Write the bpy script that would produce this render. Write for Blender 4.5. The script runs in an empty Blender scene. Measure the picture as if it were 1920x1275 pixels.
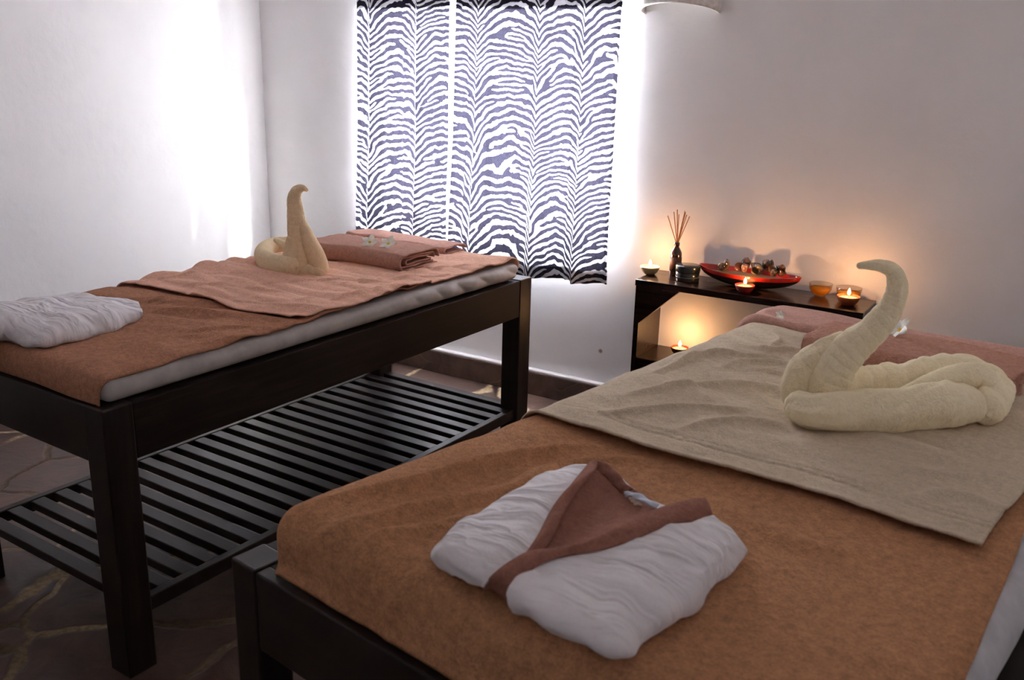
import bpy, bmesh, math, random
import numpy as np
from mathutils import Vector, Matrix
random.seed(7)
rng = np.random.default_rng(11)
sc = bpy.context.scene
col = sc.collection
PI = math.pi

# ------------------------------------------------------------------ camera
FPX = 1738.03
PITCH, ROLL, YAW = [math.radians(a) for a in (16.5359, 1.5295, 31.1737)]
CAM = np.array([1.827, -1.2125, 1.5064])
FW = np.array([-math.sin(YAW)*math.cos(PITCH), math.cos(YAW)*math.cos(PITCH), -math.sin(PITCH)])
_rt = np.array([math.cos(YAW), math.sin(YAW), 0.0])
_up = np.cross(_rt, FW)
RT = math.cos(ROLL)*_rt + math.sin(ROLL)*_up
UP = -math.sin(ROLL)*_rt + math.cos(ROLL)*_up
cd = bpy.data.cameras.new('camera')
cd.sensor_width = 36.0
cd.lens = FPX/1920*36
cd.clip_start = 0.05
cd.dof.use_dof = True
cd.dof.focus_distance = 3.3
cd.dof.aperture_fstop = 7.0
cam = bpy.data.objects.new('camera', cd)
col.objects.link(cam)
cam.matrix_world = Matrix(((RT[0], UP[0], -FW[0], CAM[0]), (RT[1], UP[1], -FW[1], CAM[1]),
                           (RT[2], UP[2], -FW[2], CAM[2]), (0, 0, 0, 1)))
sc.camera = cam

# ------------------------------------------------------------------ colour management, daylight
sc.view_settings.view_transform = 'Standard'
sc.view_settings.look = 'None'
sc.view_settings.exposure = 0.15
sc.view_settings.gamma = 1.0
sc.view_settings.use_curve_mapping = False
w = bpy.data.worlds.new('world')
sc.world = w
w.use_nodes = True
w.node_tree.nodes['Background'].inputs[0].default_value = (0.95, 0.955, 1.0, 1)
w.node_tree.nodes['Background'].inputs[1].default_value = 98.0
pl = bpy.data.lights.new('window_daylight', 'AREA')        # portal in the window opening
pl.shape = 'RECTANGLE'; pl.size = 1.435; pl.size_y = 1.06
pl.cycles.is_portal = True
po = bpy.data.objects.new('window_daylight', pl); col.objects.link(po)
po.location = (-0.5525, 2.66, 1.2725); po.rotation_euler = (math.radians(-90), 0, 0)
sd = bpy.data.lights.new('sun', 'SUN'); sd.energy = 45.0; sd.angle = math.radians(9); sd.color = (1, .97, .93)
so_ = bpy.data.objects.new('sun', sd); col.objects.link(so_)
so_.rotation_euler = Vector((-.95, -.25, -.30)).to_track_quat('-Z', 'Y').to_euler()
try:
    sc.cycles.max_bounces = 14
    sc.cycles.diffuse_bounces = 8
    sc.cycles.transmission_bounces = 8
    sc.cycles.sample_clamp_indirect = 0
    sc.cycles.use_denoising = True
    sc.cycles.caustics_refractive = False
    sc.cycles.caustics_reflective = False
except Exception:
    pass

# ------------------------------------------------------------------ helpers
def ray(px, py):
    return FW + RT*(px-960)/FPX - UP*(py-637.5)/FPX
def at(px, py, z):
    d = ray(px, py); return CAM + d*((z-CAM[2])/d[2])
def at_plane(px, py, p0, n):
    d = ray(px, py); return CAM + d*(np.dot(np.array(p0)-CAM, n)/np.dot(d, n))
B1 = (0.0, 0.0, math.radians(-2.0962))
B2 = (0.7392, -0.2886, math.radians(-8.6925))
def to_w(P, B):
    P = np.asarray(P, float); c, s = math.cos(B[2]), math.sin(B[2])
    Q = P.copy(); Q[..., 0] = B[0]+c*P[..., 0]-s*P[..., 1]; Q[..., 1] = B[1]+s*P[..., 0]+c*P[..., 1]
    return Q
def to_l(P, B):
    P = np.asarray(P, float); c, s = math.cos(B[2]), math.sin(B[2])
    Q = P.copy(); x, y = P[..., 0]-B[0], P[..., 1]-B[1]
    Q[..., 0] = c*x+s*y; Q[..., 1] = -s*x+c*y
    return Q

def tag(o, label=None, cat=None, group=None, kind=None):
    if label: o['label'] = label
    if cat: o['category'] = cat
    if group: o['group'] = group
    if kind: o['kind'] = kind
    return o
def empty(name, loc=(0, 0, 0), rz=0, label=None, cat=None, group=None):
    o = bpy.data.objects.new(name, None); col.objects.link(o)
    o.location = loc; o.rotation_euler = (0, 0, rz); o.empty_display_size = 0.05
    return tag(o, label, cat, group)
def finish(name, me, mat, parent=None, smooth=True, label=None):
    if mat: me.materials.append(mat)
    if smooth:
        me.polygons.foreach_set('use_smooth', [True]*len(me.polygons))
    me.update()
    o = bpy.data.objects.new(name, me); col.objects.link(o)
    if parent: o.parent = parent
    if label: o['label'] = label
    return o
def grid(name, P, mat, parent=None, wrapu=False, wrapv=False, solid=0, attr=None, capv=False, fill=False, label=None, off=-1):
    """P: nu x nv x 3 array -> mesh object (local to parent)."""
    nu, nv = P.shape[:2]
    V = P.reshape(-1, 3)
    I = np.arange(nu*nv).reshape(nu, nv)
    A = I if not wrapu else np.vstack([I, I[:1]])
    if wrapv: A = np.hstack([A, A[:, :1]])
    F = np.stack([A[:-1, :-1], A[1:, :-1], A[1:, 1:], A[:-1, 1:]], -1).reshape(-1, 4)
    faces = [tuple(int(k) for k in f) for f in F]
    if capv:            # close both ends of a tube (v wraps, u runs along it)
        faces.append(tuple(int(k) for k in I[0][::-1])); faces.append(tuple(int(k) for k in I[-1]))
    if fill:
        ring = list(I[0, :]) + list(I[1:, -1]) + list(I[-1, :-1][::-1]) + list(I[1:-1, 0][::-1])
        faces.append(tuple(int(k) for k in ring))
    me = bpy.data.meshes.new(name)
    me.from_pydata([tuple(v) for v in V.tolist()], [], faces)
    if attr is not None:
        a = me.attributes.new('pattern', 'FLOAT', 'POINT'); a.data.foreach_set('value', attr.reshape(-1).astype(np.float32))
    o = finish(name, me, mat, parent, label=label)
    if solid:
        m = o.modifiers.new('thickness', 'SOLIDIFY'); m.thickness = solid; m.offset = off
    return o
def boxes(name, L, mat, parent=None, bev=0.003, seg=2, label=None):
    """L: list of (x0,x1,y0,y1,z0,z1) boxes or (8 corner) prisms, one mesh"""
    bm = bmesh.new()
    for b in L:
        if len(b) == 6:
            x0, x1, y0, y1, z0, z1 = b
            vs = [bm.verts.new(p) for p in ((x0, y0, z0), (x1, y0, z0), (x1, y1, z0), (x0, y1, z0), (x0, y0, z1), (x1, y0, z1), (x1, y1, z1), (x0, y1, z1))]
        else:
            vs = [bm.verts.new(p) for p in b]
        for f in ((3, 2, 1, 0), (4, 5, 6, 7), (0, 1, 5, 4), (1, 2, 6, 5), (2, 3, 7, 6), (3, 0, 4, 7)):
            bm.faces.new([vs[i] for i in f])
    if bev:
        bmesh.ops.bevel(bm, geom=bm.edges[:], offset=bev, segments=seg, affect='EDGES', profile=0.5)
    bmesh.ops.recalc_face_normals(bm, faces=bm.faces)
    me = bpy.data.meshes.new(name); bm.to_mesh(me); bm.free()
    return finish(name, me, mat, parent, smooth=False, label=label)
def lathe(name, prof, mat, parent=None, n=40, loc=(0, 0, 0), sx=1, sy=1, label=None):
    prof = np.array(prof, float)
    th = np.linspace(0, 2*PI, n, endpoint=False)
    P = np.zeros((len(prof), n, 3))
    P[..., 0] = prof[:, :1]*np.cos(th)*sx+loc[0]; P[..., 1] = prof[:, :1]*np.sin(th)*sy+loc[1]; P[..., 2] = prof[:, 1:2]+loc[2]
    return grid(name, P, mat, parent, wrapv=True, capv=True, label=label)
def catmull(pts, n):
    pts = np.array(pts, float); k = len(pts)
    ext = np.vstack([2*pts[0]-pts[1], pts, 2*pts[-1]-pts[-2]])
    d = np.r_[0, np.cumsum(np.linalg.norm(np.diff(pts[:, :3], axis=0), axis=1))]; d /= d[-1]
    out = []
    for u in np.linspace(0, 1, n):
        i = min(np.searchsorted(d, u, side='right')-1, k-2); i = max(i, 0)
        t = (u-d[i])/max(d[i+1]-d[i], 1e-9)
        p0, p1, p2, p3 = ext[i], ext[i+1], ext[i+2], ext[i+3]
        out.append(.5*((2*p1)+(-p0+p2)*t+(2*p0-5*p1+4*p2-p3)*t*t+(-p0+3*p1-3*p2+p3)*t**3))
    return np.array(out)
def _h(i, j, seed):
    v = np.sin(i*127.1+j*311.7+seed*74.7)*43758.5453
    return v-np.floor(v)
def vnoise(x, y, seed=0):
    i, j = np.floor(x), np.floor(y); fx, fy = x-i, y-j
    fx = fx*fx*fx*(fx*(fx*6-15)+10); fy = fy*fy*fy*(fy*(fy*6-15)+10)
    a, b, c, d = _h(i, j, seed), _h(i+1, j, seed), _h(i, j+1, seed), _h(i+1, j+1, seed)
    return (a*(1-fx)+b*fx)*(1-fy)+(c*(1-fx)+d*fx)*fy-.5
def fbm(x, y, seed=0, o=4):
    s = 0; a = 1.0
    for k in range(o):
        s = s+a*vnoise(x*2**k+k*17.3, y*2**k+k*9.1, seed+k); a *= .5
    return s
def sstep(a, b, x):
    t = np.clip((x-a)/(b-a), 0, 1); return t*t*(3-2*t)
def grid_normals(P):
    du = np.gradient(P, axis=0); dv = np.gradient(P, axis=1)
    N = np.cross(du, dv); N /= (np.linalg.norm(N, axis=-1, keepdims=True)+1e-12)
    return N
def loft(rows, n, m, passes=0):
    R = [catmull(r, n) for r in rows]
    R = np.array(R)                       # k x n x 3
    cols = [catmull(R[:, i], m) for i in range(n)]
    return np.array(cols)                 # n x m x 3
def tube(pts, n=60, k=22, ridge=0.0, rk=5, twist=0.0, flat=1.0, seed=1, rn=0.05, ring=0.0, pitch=.022):
    """pts rows (x,y,z,r) -> n x k x 3 rolled-cloth tube with twisted ridges"""
    C = catmull(pts, n); c = C[:, :3]; r = np.maximum(C[:, 3], .002)
    T = np.gradient(c, axis=0); T /= np.linalg.norm(T, axis=1, keepdims=True)
    up = np.array([0, 0, 1.0]) if abs(T[0, 2]) < .8 else np.array([0.3, 1, 0])
    A = np.cross(T[0], up); A /= np.linalg.norm(A)
    P = np.zeros((n, k, 3)); th = np.linspace(0, 2*PI, k, endpoint=False)
    L = np.r_[0, np.cumsum(np.linalg.norm(np.diff(c, axis=0), axis=1))]
    for i in range(n):
        A = A-T[i]*np.dot(A, T[i]); A /= np.linalg.norm(A); Bv = np.cross(T[i], A)
        ph = rk*(th+twist*L[i])
        ring_ = ring*(np.abs(np.sin((th*1.0+2*PI*L[i]/pitch+1.2*math.sin(L[i]*40))/2))**.6-.6)
        rr = r[i]*(1+ring_+ridge*(np.abs(np.sin(ph/2))*2-1.2)+rn*2*fbm(np.cos(th)*1.3+seed*7+L[i]*14, np.sin(th)*1.3+L[i]*9, seed))
        # round off the two ends
        P[i] = c[i]+np.outer(rr*np.cos(th), A)+np.outer(rr*np.sin(th)*flat, Bv)
    return P
def cap_round(pts, k=4):
    """extend a tube's ends so that the radius closes smoothly"""
    pts = [list(p) for p in pts]
    def ends(p, q):
        d = np.array(p[:3])-np.array(q[:3]); d /= np.linalg.norm(d); out = []
        for j in range(1, k+1):
            a = j/k*PI/2
            out.append(list(np.array(p[:3])+d*p[3]*math.sin(a)*.9)+[max(p[3]*math.cos(a), .002)])
        return out
    return ends(pts[0], pts[1])[::-1]+pts+ends(pts[-1], pts[-2])
def join_grids(name, Ps, mat, parent=None):
    V = []; F = []; o = 0
    for P in Ps:
        nu, nv = P.shape[:2]; I = np.arange(nu*nv).reshape(nu, nv)+o
        A = np.hstack([I, I[:, :1]])
        F += np.stack([A[:-1, :-1], A[1:, :-1], A[1:, 1:], A[:-1, 1:]], -1).reshape(-1, 4).tolist()
        F.append(I[0][::-1].tolist()); F.append(I[-1].tolist())
        V += P.reshape(-1, 3).tolist(); o += nu*nv
    me = bpy.data.meshes.new(name); me.from_pydata(V, [], F)
    return finish(name, me, mat, parent)

# ------------------------------------------------------------------ materials
def mat(name):
    m = bpy.data.materials.new(name); m.use_nodes = True
    nt = m.node_tree; b = nt.nodes['Principled BSDF']
    return m, nt, b
def N(nt, t, **k):
    n = nt.nodes.new(t)
    for a, v in k.items(): setattr(n, a, v)
    return n
def ramp(nt, fac, stops, interp='LINEAR'):
    r = N(nt, 'ShaderNodeValToRGB'); r.color_ramp.interpolation = interp
    el = r.color_ramp.elements
    while len(el) < len(stops): el.new(0.5)
    for e, (p, c) in zip(el, stops): e.position = p; e.color = (*c, 1) if len(c) == 3 else c
    nt.links.new(fac, r.inputs[0]); return r
def noise(nt, vec, scale, detail=3, rough=.55, dist=0):
    n = N(nt, 'ShaderNodeTexNoise'); n.inputs['Scale'].default_value = scale
    n.inputs['Detail'].default_value = detail; n.inputs['Roughness'].default_value = rough; n.inputs['Distortion'].default_value = dist
    if vec is not None: nt.links.new(vec, n.inputs['Vector'])
    return n
def bump(nt, b, h, strength, dist, prev=None):
    n = N(nt, 'ShaderNodeBump'); n.inputs['Strength'].default_value = strength; n.inputs['Distance'].default_value = dist
    nt.links.new(h, n.inputs['Height'])
    if prev: nt.links.new(prev.outputs[0], n.inputs['Normal'])
    nt.links.new(n.outputs[0], b.inputs['Normal']); return n
def terry(name, c, var=.20, rough=1.0, sheen=.12, pile=.0025, fine=230, crease=0):
    m, nt, b = mat(name)
    tc = N(nt, 'ShaderNodeTexCoord')
    n1 = noise(nt, tc.outputs['Object'], 70, 4, .65); n2 = noise(nt, tc.outputs['Object'], fine, 3, .7); n3 = noise(nt, tc.outputs['Object'], 5, 2)
    mx = N(nt, 'ShaderNodeMath', operation='ADD'); nt.links.new(n1.outputs[0], mx.inputs[0]); nt.links.new(n2.outputs[0], mx.inputs[1])
    m2 = N(nt, 'ShaderNodeMath', operation='MULTIPLY'); m2.inputs[1].default_value = .5; nt.links.new(mx.outputs[0], m2.inputs[0])
    lo = tuple(max(0, x*(1-var*1.6)) for x in c); hi = tuple(min(1, x*(1+var*1.6)) for x in c)
    r = ramp(nt, m2.outputs[0], ((.36, lo), (.64, hi)))
    nt.links.new(r.outputs[0], b.inputs['Base Color'])
    b.inputs['Roughness'].default_value = rough
    b.inputs['Sheen Weight'].default_value = sheen; b.inputs['Sheen Roughness'].default_value = .6
    b.inputs['Sheen Tint'].default_value = (*[min(1, x*1.3+.1) for x in c], 1)
    b.inputs['Specular IOR Level'].default_value = .05
    p = bump(nt, b, n2.outputs[0], .9, pile)
    p2 = bump(nt, b, n1.outputs[0], .5, pile*1.5, p)
    if crease:
        mp = N(nt, 'ShaderNodeMapping'); mp.inputs['Rotation'].default_value = (0, 0, .6); mp.inputs['Scale'].default_value = (4.5, 12, 7)
        nt.links.new(tc.outputs['Object'], mp.inputs['Vector'])
        nc = noise(nt, mp.outputs[0], 1.0, 3, .45, .7)
        rc = ramp(nt, nc.outputs[0], ((.30, (0, 0, 0)), (.47, (.8,)*3), (.52, (1,)*3), (.58, (.75,)*3), (.75, (.1,)*3)))
        bump(nt, b, rc.outputs[0], .75, crease, p2)
    return m
def plain(name, c, rough=.5, spec=.5, coat=0, metal=0, bumps=None, trans=0, ior=1.45):
    m, nt, b = mat(name)
    b.inputs['Base Color'].default_value = (*c, 1); b.inputs['Roughness'].default_value = rough
    b.inputs['Specular IOR Level'].default_value = spec; b.inputs['Coat Weight'].default_value = coat
    b.inputs['Coat Roughness'].default_value = .12
    b.inputs['Metallic'].default_value = metal; b.inputs['Transmission Weight'].default_value = trans; b.inputs['IOR'].default_value = ior
    tc = N(nt, 'ShaderNodeTexCoord')
    n = noise(nt, tc.outputs['Object'], 60 if not bumps else bumps[0], 4)
    r = ramp(nt, n.outputs[0], ((.25, tuple(x*.82 for x in c)), (.75, tuple(min(1, x*1.15) for x in c))))
    nt.links.new(r.outputs[0], b.inputs['Base Color'])
    if bumps: bump(nt, b, n.outputs[0], bumps[1], bumps[2])
    return m
def wood(name, c=(.017, .0115, .0105), axis=1, rough=.34, spec=.32):
    m, nt, b = mat(name)
    tc = N(nt, 'ShaderNodeTexCoord'); mp = N(nt, 'ShaderNodeMapping')
    s = [38, 38, 38]; s[axis] = 3.0; mp.inputs['Scale'].default_value = s
    nt.links.new(tc.outputs['Object'], mp.inputs['Vector'])
    n = noise(nt, mp.outputs[0], 1.0, 5, .6, .4)
    r = ramp(nt, n.outputs[0], ((.3, tuple(x*.6 for x in c)), (.52, c), (.75, tuple(x*1.9 for x in c))))
    nt.links.new(r.outputs[0], b.inputs['Base Color'])
    b.inputs['Roughness'].default_value = rough; b.inputs['Specular IOR Level'].default_value = spec
    rr = ramp(nt, n.outputs[0], ((.2, (rough-.06,)*3), (.8, (rough+.12,)*3))); nt.links.new(rr.outputs[0], b.inputs['Roughness'])
    bump(nt, b, n.outputs[0], .15, .001)
    return m

M = {}
M['wood_y'] = wood('dark_wood_long', axis=1, rough=.5, spec=.16)
M['wood_x'] = wood('dark_wood_cross', axis=0)
M['wood_z'] = wood('dark_wood_upright', axis=2, rough=.34, spec=.3)
M['console_wood'] = wood('console_wood', (.018, .0085, .0065), axis=0, rough=.2)
M['blanket1'] = terry('brown_terry', (.42, .205, .125))
M['salmon'] = terry('salmon_terry', (.80, .47, .345), var=.1)
M['blanket2'] = terry('tan_terry', (.47, .235, .12))
M['beige'] = terry('beige_terry', (.60, .495, .365), var=.1)
M['mauve'] = terry('mauve_terry', (.40, .215, .165), var=.14)
M['pink'] = terry('dusty_pink_terry', (.55, .31, .25), var=.12)
M['mauve2'] = terry('rose_brown_terry', (.46, .235, .17), var=.16)
M['cream'] = terry('cream_terry', (.98, .83, .57), var=.05, sheen=.2)
M['cream1'] = terry('warm_cream_terry', (.82, .65, .42), var=.06, sheen=.2)
M['collar'] = terry('brown_collar_terry', (.30, .135, .098), var=.14, pile=.0015)
M['white_knit'] = terry('white_knit', (.82, .79, .81), var=.025, sheen=.2, pile=.0012, fine=420, crease=.018)
M['sheet'] = plain('grey_white_sheet', (.50, .48, .47), .55, .3, bumps=(22, .12, .004))
M['sheet2'] = plain('white_sheet', (.55, .54, .56), .7, .2, bumps=(22, .1, .004))
M['white_plastic'] = plain('white_plastic', (.72, .70, .67), .35, .5)
M['frame_white'] = plain('white_painted_frame', (.85, .85, .87), .45, .4)
M['black_jar'] = plain('black_jar', (.02, .023, .022), .25, .5, coat=.5)
M['amber'] = plain('amber_bottle', (.05, .017, .010), .12, .6, coat=.8)
M['reed'] = plain('reed', (.50, .25, .12), .7, .3)
M['bowl_red'] = plain('red_lacquer', (.42, .018, .012), .15, .6, coat=.8)
M['bowl_black'] = plain('black_lacquer', (.008, .006, .006), .3, .5, coat=.3)
M['sand'] = plain('sand', (.30, .20, .13), .95, .1, bumps=(500, .5, .002))
M['cup_cream'] = plain('cream_candle_cup', (.72, .52, .26), .4, .4, coat=.3)
M['cup_red'] = plain('red_candle_cup', (.30, .02, .022), .4, .4, coat=.3)
M['cup_terra'] = plain('terracotta_candle_cup', (.30, .07, .025), .4, .4, coat=.3)
M['cup_dark'] = plain('dark_red_candle_cup', (.12, .015, .012), .4, .4, coat=.3)
M['wick'] = plain('wick', (.03, .02, .02), .9)
M['petal'] = plain('petal', (.84, .82, .74), .6, .3)
M['yellow'] = plain('petal_heart', (.85, .60, .05), .6, .3)
M['tag_white'] = plain('tag_white', (.62, .68, .80), .7, .2)
M['tag_cream'] = plain('tag_cream', (.80, .76, .62), .7, .2)

def wall_mat(name, c=(.88, .865, .865)):
    m, nt, b = mat(name)
    tc = N(nt, 'ShaderNodeTexCoord')
    n1 = noise(nt, tc.outputs['Object'], 2.2, 4, .6); n2 = noise(nt, tc.outputs['Object'], 26, 4, .6); n3 = noise(nt, tc.outputs['Object'], 130, 2)
    r = ramp(nt, n1.outputs[0], ((.3, tuple(x*.93 for x in c)), (.7, c)))
    # small brown chips in the paint
    v = N(nt, 'ShaderNodeVectorMath', operation='DISTANCE'); v.inputs[1].default_value = (.088, 2.4409, .270)
    nt.links.new(tc.outputs['Object'], v.inputs[0])
    r2 = ramp(nt, v.outputs['Value'], ((.0, (1, 1, 1)), (.006, (1, 1, 1)), (.012, (0, 0, 0))))
    mx = N(nt, 'ShaderNodeMixRGB'); mx.inputs[2].default_value = (.35, .25, .2, 1)
    nt.links.new(r2.outputs[0], mx.inputs[0]); nt.links.new(r.outputs[0], mx.inputs[1])
    nt.links.new(mx.outputs[0], b.inputs['Base Color'])
    b.inputs['Roughness'].default_value = .85; b.inputs['Specular IOR Level'].default_value = .2
    p = bump(nt, b, n2.outputs[0], .25, .006); p2 = bump(nt, b, n1.outputs[0], .35, .03, p); bump(nt, b, n3.outputs[0], .15, .002, p2)
    return m
M['wall'] = wall_mat('white_plaster')
M['wall_reveal'] = M['wall']
def stone_mat(name, scale, grout=.035, c0=(.075, .045, .038), c1=(.16, .105, .085), gl=.3):
    m, nt, b = mat(name)
    tc = N(nt, 'ShaderNodeTexCoord')
    nd = noise(nt, tc.outputs['Object'], 2.5, 3)
    mxv = N(nt, 'ShaderNodeMixRGB', blend_type='LINEAR_LIGHT'); mxv.inputs[0].default_value = .10
    nt.links.new(tc.outputs['Object'], mxv.inputs[1]); nt.links.new(nd.outputs['Color'], mxv.inputs[2])
    v = N(nt, 'ShaderNodeTexVoronoi', feature='DISTANCE_TO_EDGE'); v.inputs['Scale'].default_value = scale
    vc = N(nt, 'ShaderNodeTexVoronoi'); vc.inputs['Scale'].default_value = scale
    for q in (v, vc): nt.links.new(mxv.outputs[0], q.inputs['Vector'])
    n = noise(nt, tc.outputs['Object'], 9, 5, .65, .6)
    r = ramp(nt, n.outputs[0], ((.3, c0), (.55, c1), (.75, tuple(x*1.5 for x in c1))))
    hs = N(nt, 'ShaderNodeMixRGB', blend_type='MULTIPLY'); hs.inputs[0].default_value = .55
    rc = ramp(nt, vc.outputs['Color'], ((.0, (.45, .4, .4)), (1., (1.25, 1.1, 1.0))))
    nt.links.new(r.outputs[0], hs.inputs[1]); nt.links.new(rc.outputs[0], hs.inputs[2])
    ng = noise(nt, tc.outputs['Object'], 60, 3)
    rg = ramp(nt, ng.outputs[0], ((.3, (.32, .22, .12)), (.7, (.62, .48, .30))))
    nw = noise(nt, tc.outputs['Object'], 1.7, 2)
    grout_tone = ramp(nt, nw.outputs[0], ((.42, (.22, .20, .2)), (.62, (1, 1, 1))))  # darkens the grout colour in broad random patches
    mg = N(nt, 'ShaderNodeMixRGB', blend_type='MULTIPLY'); mg.inputs[0].default_value = 1
    nt.links.new(rg.outputs[0], mg.inputs[1]); nt.links.new(grout_tone.outputs[0], mg.inputs[2]); rg = mg
    re = ramp(nt, v.outputs['Distance'], ((grout*.6, (1, 1, 1)), (grout, (0, 0, 0))))
    mx = N(nt, 'ShaderNodeMixRGB'); nt.links.new(re.outputs[0], mx.inputs[0]); nt.links.new(hs.outputs[0], mx.inputs[1]); nt.links.new(rg.outputs[0], mx.inputs[2])
    nt.links.new(mx.outputs[0], b.inputs['Base Color'])
    rr = ramp(nt, n.outputs[0], ((.3, (gl, gl, gl)), (.7, (gl+.25,)*3)))
    mr = N(nt, 'ShaderNodeMixRGB'); mr.inputs[2].default_value = (.9, .9, .9, 1)
    nt.links.new(re.outputs[0], mr.inputs[0]); nt.links.new(rr.outputs[0], mr.inputs[1]); nt.links.new(mr.outputs[0], b.inputs['Roughness'])
    p = bump(nt, b, n.outputs[0], .35, .012)
    inv = ramp(nt, v.outputs['Distance'], ((grout*.4, (0, 0, 0)), (grout*1.3, (1, 1, 1))))
    bump(nt, b, inv.outputs[0], .5, .006, p)
    return m
M['floor'] = stone_mat('crazy_paving_floor', 2.3, .028, (.060, .034, .028), (.135, .085, .068))
M['skirting'] = stone_mat('stone_skirting', 3.2, .0004, (.055, .033, .027), (.12, .075, .06), .45)

def curtain_mat():
    m, nt, b = mat('zebra_print_cotton')
    nt.nodes.remove(b)
    out = nt.nodes['Material Output']
    a = N(nt, 'ShaderNodeAttribute'); a.attribute_name = 'pattern'
    r = ramp(nt, a.outputs['Fac'], ((.485, (0, 0, 0)), (.515, (1, 1, 1))))        # 1 = white ground, 0 = black stripe
    tc = N(nt, 'ShaderNodeTexCoord')
    wv = noise(nt, tc.outputs['Object'], 420, 2, .7)
    blk = ramp(nt, wv.outputs[0], ((.35, (.010, .009, .016)), (.7, (.032, .030, .045))))
    blt = ramp(nt, wv.outputs[0], ((.4, (.002, .0018, .0030)), (.68, (.0080, .0076, .0120))))
    def mixc(c2, src=None):
        x = N(nt, 'ShaderNodeMixRGB'); nt.links.new(r.outputs[0], x.inputs[0]); nt.links.new(src.outputs[0], x.inputs[1]); x.inputs[2].default_value = c2; return x
    cd_ = mixc((.70, .69, .72, 1), blk); ct = mixc((.095, .093, .099, 1), blt)
    d = N(nt, 'ShaderNodeBsdfDiffuse'); t = N(nt, 'ShaderNodeBsdfTranslucent')
    nt.links.new(cd_.outputs[0], d.inputs[0]); nt.links.new(ct.outputs[0], t.inputs[0])
    mx = N(nt, 'ShaderNodeAddShader'); nt.links.new(d.outputs[0], mx.inputs[0]); nt.links.new(t.outputs[0], mx.inputs[1])
    # scale both halves so that the cloth never gives back more than it gets
    nt.links.new(mx.outputs[0], out.inputs['Surface'])
    for x in (cd_,): x.inputs[2].default_value = (.42, .42, .43, 1)
    return m
M['zebra'] = curtain_mat()
def glass_mat(name, c=(1, 1, 1)):
    m, nt, b = mat(name); nt.nodes.remove(b)
    tr = N(nt, 'ShaderNodeBsdfTransparent'); tr.inputs[0].default_value = (*c, 1)
    gl = N(nt, 'ShaderNodeBsdfGlossy'); gl.inputs['Roughness'].default_value = .03
    geo = N(nt, 'ShaderNodeNewGeometry'); dt = N(nt, 'ShaderNodeVectorMath', operation='DOT_PRODUCT')
    nt.links.new(geo.outputs['Incoming'], dt.inputs[0]); nt.links.new(geo.outputs['Normal'], dt.inputs[1])
    ab = N(nt, 'ShaderNodeMath', operation='ABSOLUTE'); nt.links.new(dt.outputs['Value'], ab.inputs[0])
    fr = ramp(nt, ab.outputs[0], ((0, (.75,)*3), (.15, (.28,)*3), (.4, (.07,)*3), (1, (.035,)*3)))     # grazing panes mirror more
    mx = N(nt, 'ShaderNodeMixShader'); nt.links.new(fr.outputs[0], mx.inputs[0]); nt.links.new(tr.outputs[0], mx.inputs[1]); nt.links.new(gl.outputs[0], mx.inputs[2])
    nt.links.new(mx.outputs[0], nt.nodes['Material Output'].inputs['Surface'])
    return m
M['pane'] = glass_mat('window_glass', (.97, .98, .98))
M['glass'] = glass_mat('clear_glass', (.90, .86, .80))
def oil_mat():
    m, nt, b = mat('yellow_oil'); nt.nodes.remove(b)
    d = N(nt, 'ShaderNodeBsdfDiffuse'); d.inputs[0].default_value = (.75, .38, .04, 1)
    t = N(nt, 'ShaderNodeBsdfTranslucent'); t.inputs[0].default_value = (1, .55, .08, 1)
    tc = N(nt, 'ShaderNodeTexCoord'); n = noise(nt, tc.outputs['Object'], 30, 2)
    r = ramp(nt, n.outputs[0], ((.3, (.70, .34, .03)), (.7, (.85, .46, .06)))); nt.links.new(r.outputs[0], d.inputs[0])
    mx = N(nt, 'ShaderNodeMixShader'); mx.inputs[0].default_value = .6
    nt.links.new(d.outputs[0], mx.inputs[1]); nt.links.new(t.outputs[0], mx.inputs[2]); nt.links.new(mx.outputs[0], nt.nodes['Material Output'].inputs['Surface'])
    return m
M['oil'] = oil_mat()
def wax_mat():
    m, nt, b = mat('molten_wax')
    b.inputs['Base Color'].default_value = (.95, .75, .4, 1); b.inputs['Roughness'].default_value = .25
    b.inputs['Subsurface Weight'].default_value = .6; b.inputs['Subsurface Radius'].default_value = (.02, .01, .004)
    b.inputs['Subsurface Scale'].default_value = .5
    tc = N(nt, 'ShaderNodeTexCoord'); n = noise(nt, tc.outputs['Object'], 40, 2)
    r = ramp(nt, n.outputs[0], ((.3, (.90, .66, .33)), (.7, (.96, .78, .45)))); nt.links.new(r.outputs[0], b.inputs['Base Color'])
    return m
M['wax'] = wax_mat()
def flame_mat():
    m, nt, b = mat('candle_flame'); nt.nodes.remove(b)
    e = N(nt, 'ShaderNodeEmission'); e.inputs[0].default_value = (1, .62, .25, 1); e.inputs[1].default_value = 22
    nt.links.new(e.outputs[0], nt.nodes['Material Output'].inputs['Surface'])
    return m
M['flame'] = flame_mat()
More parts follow.
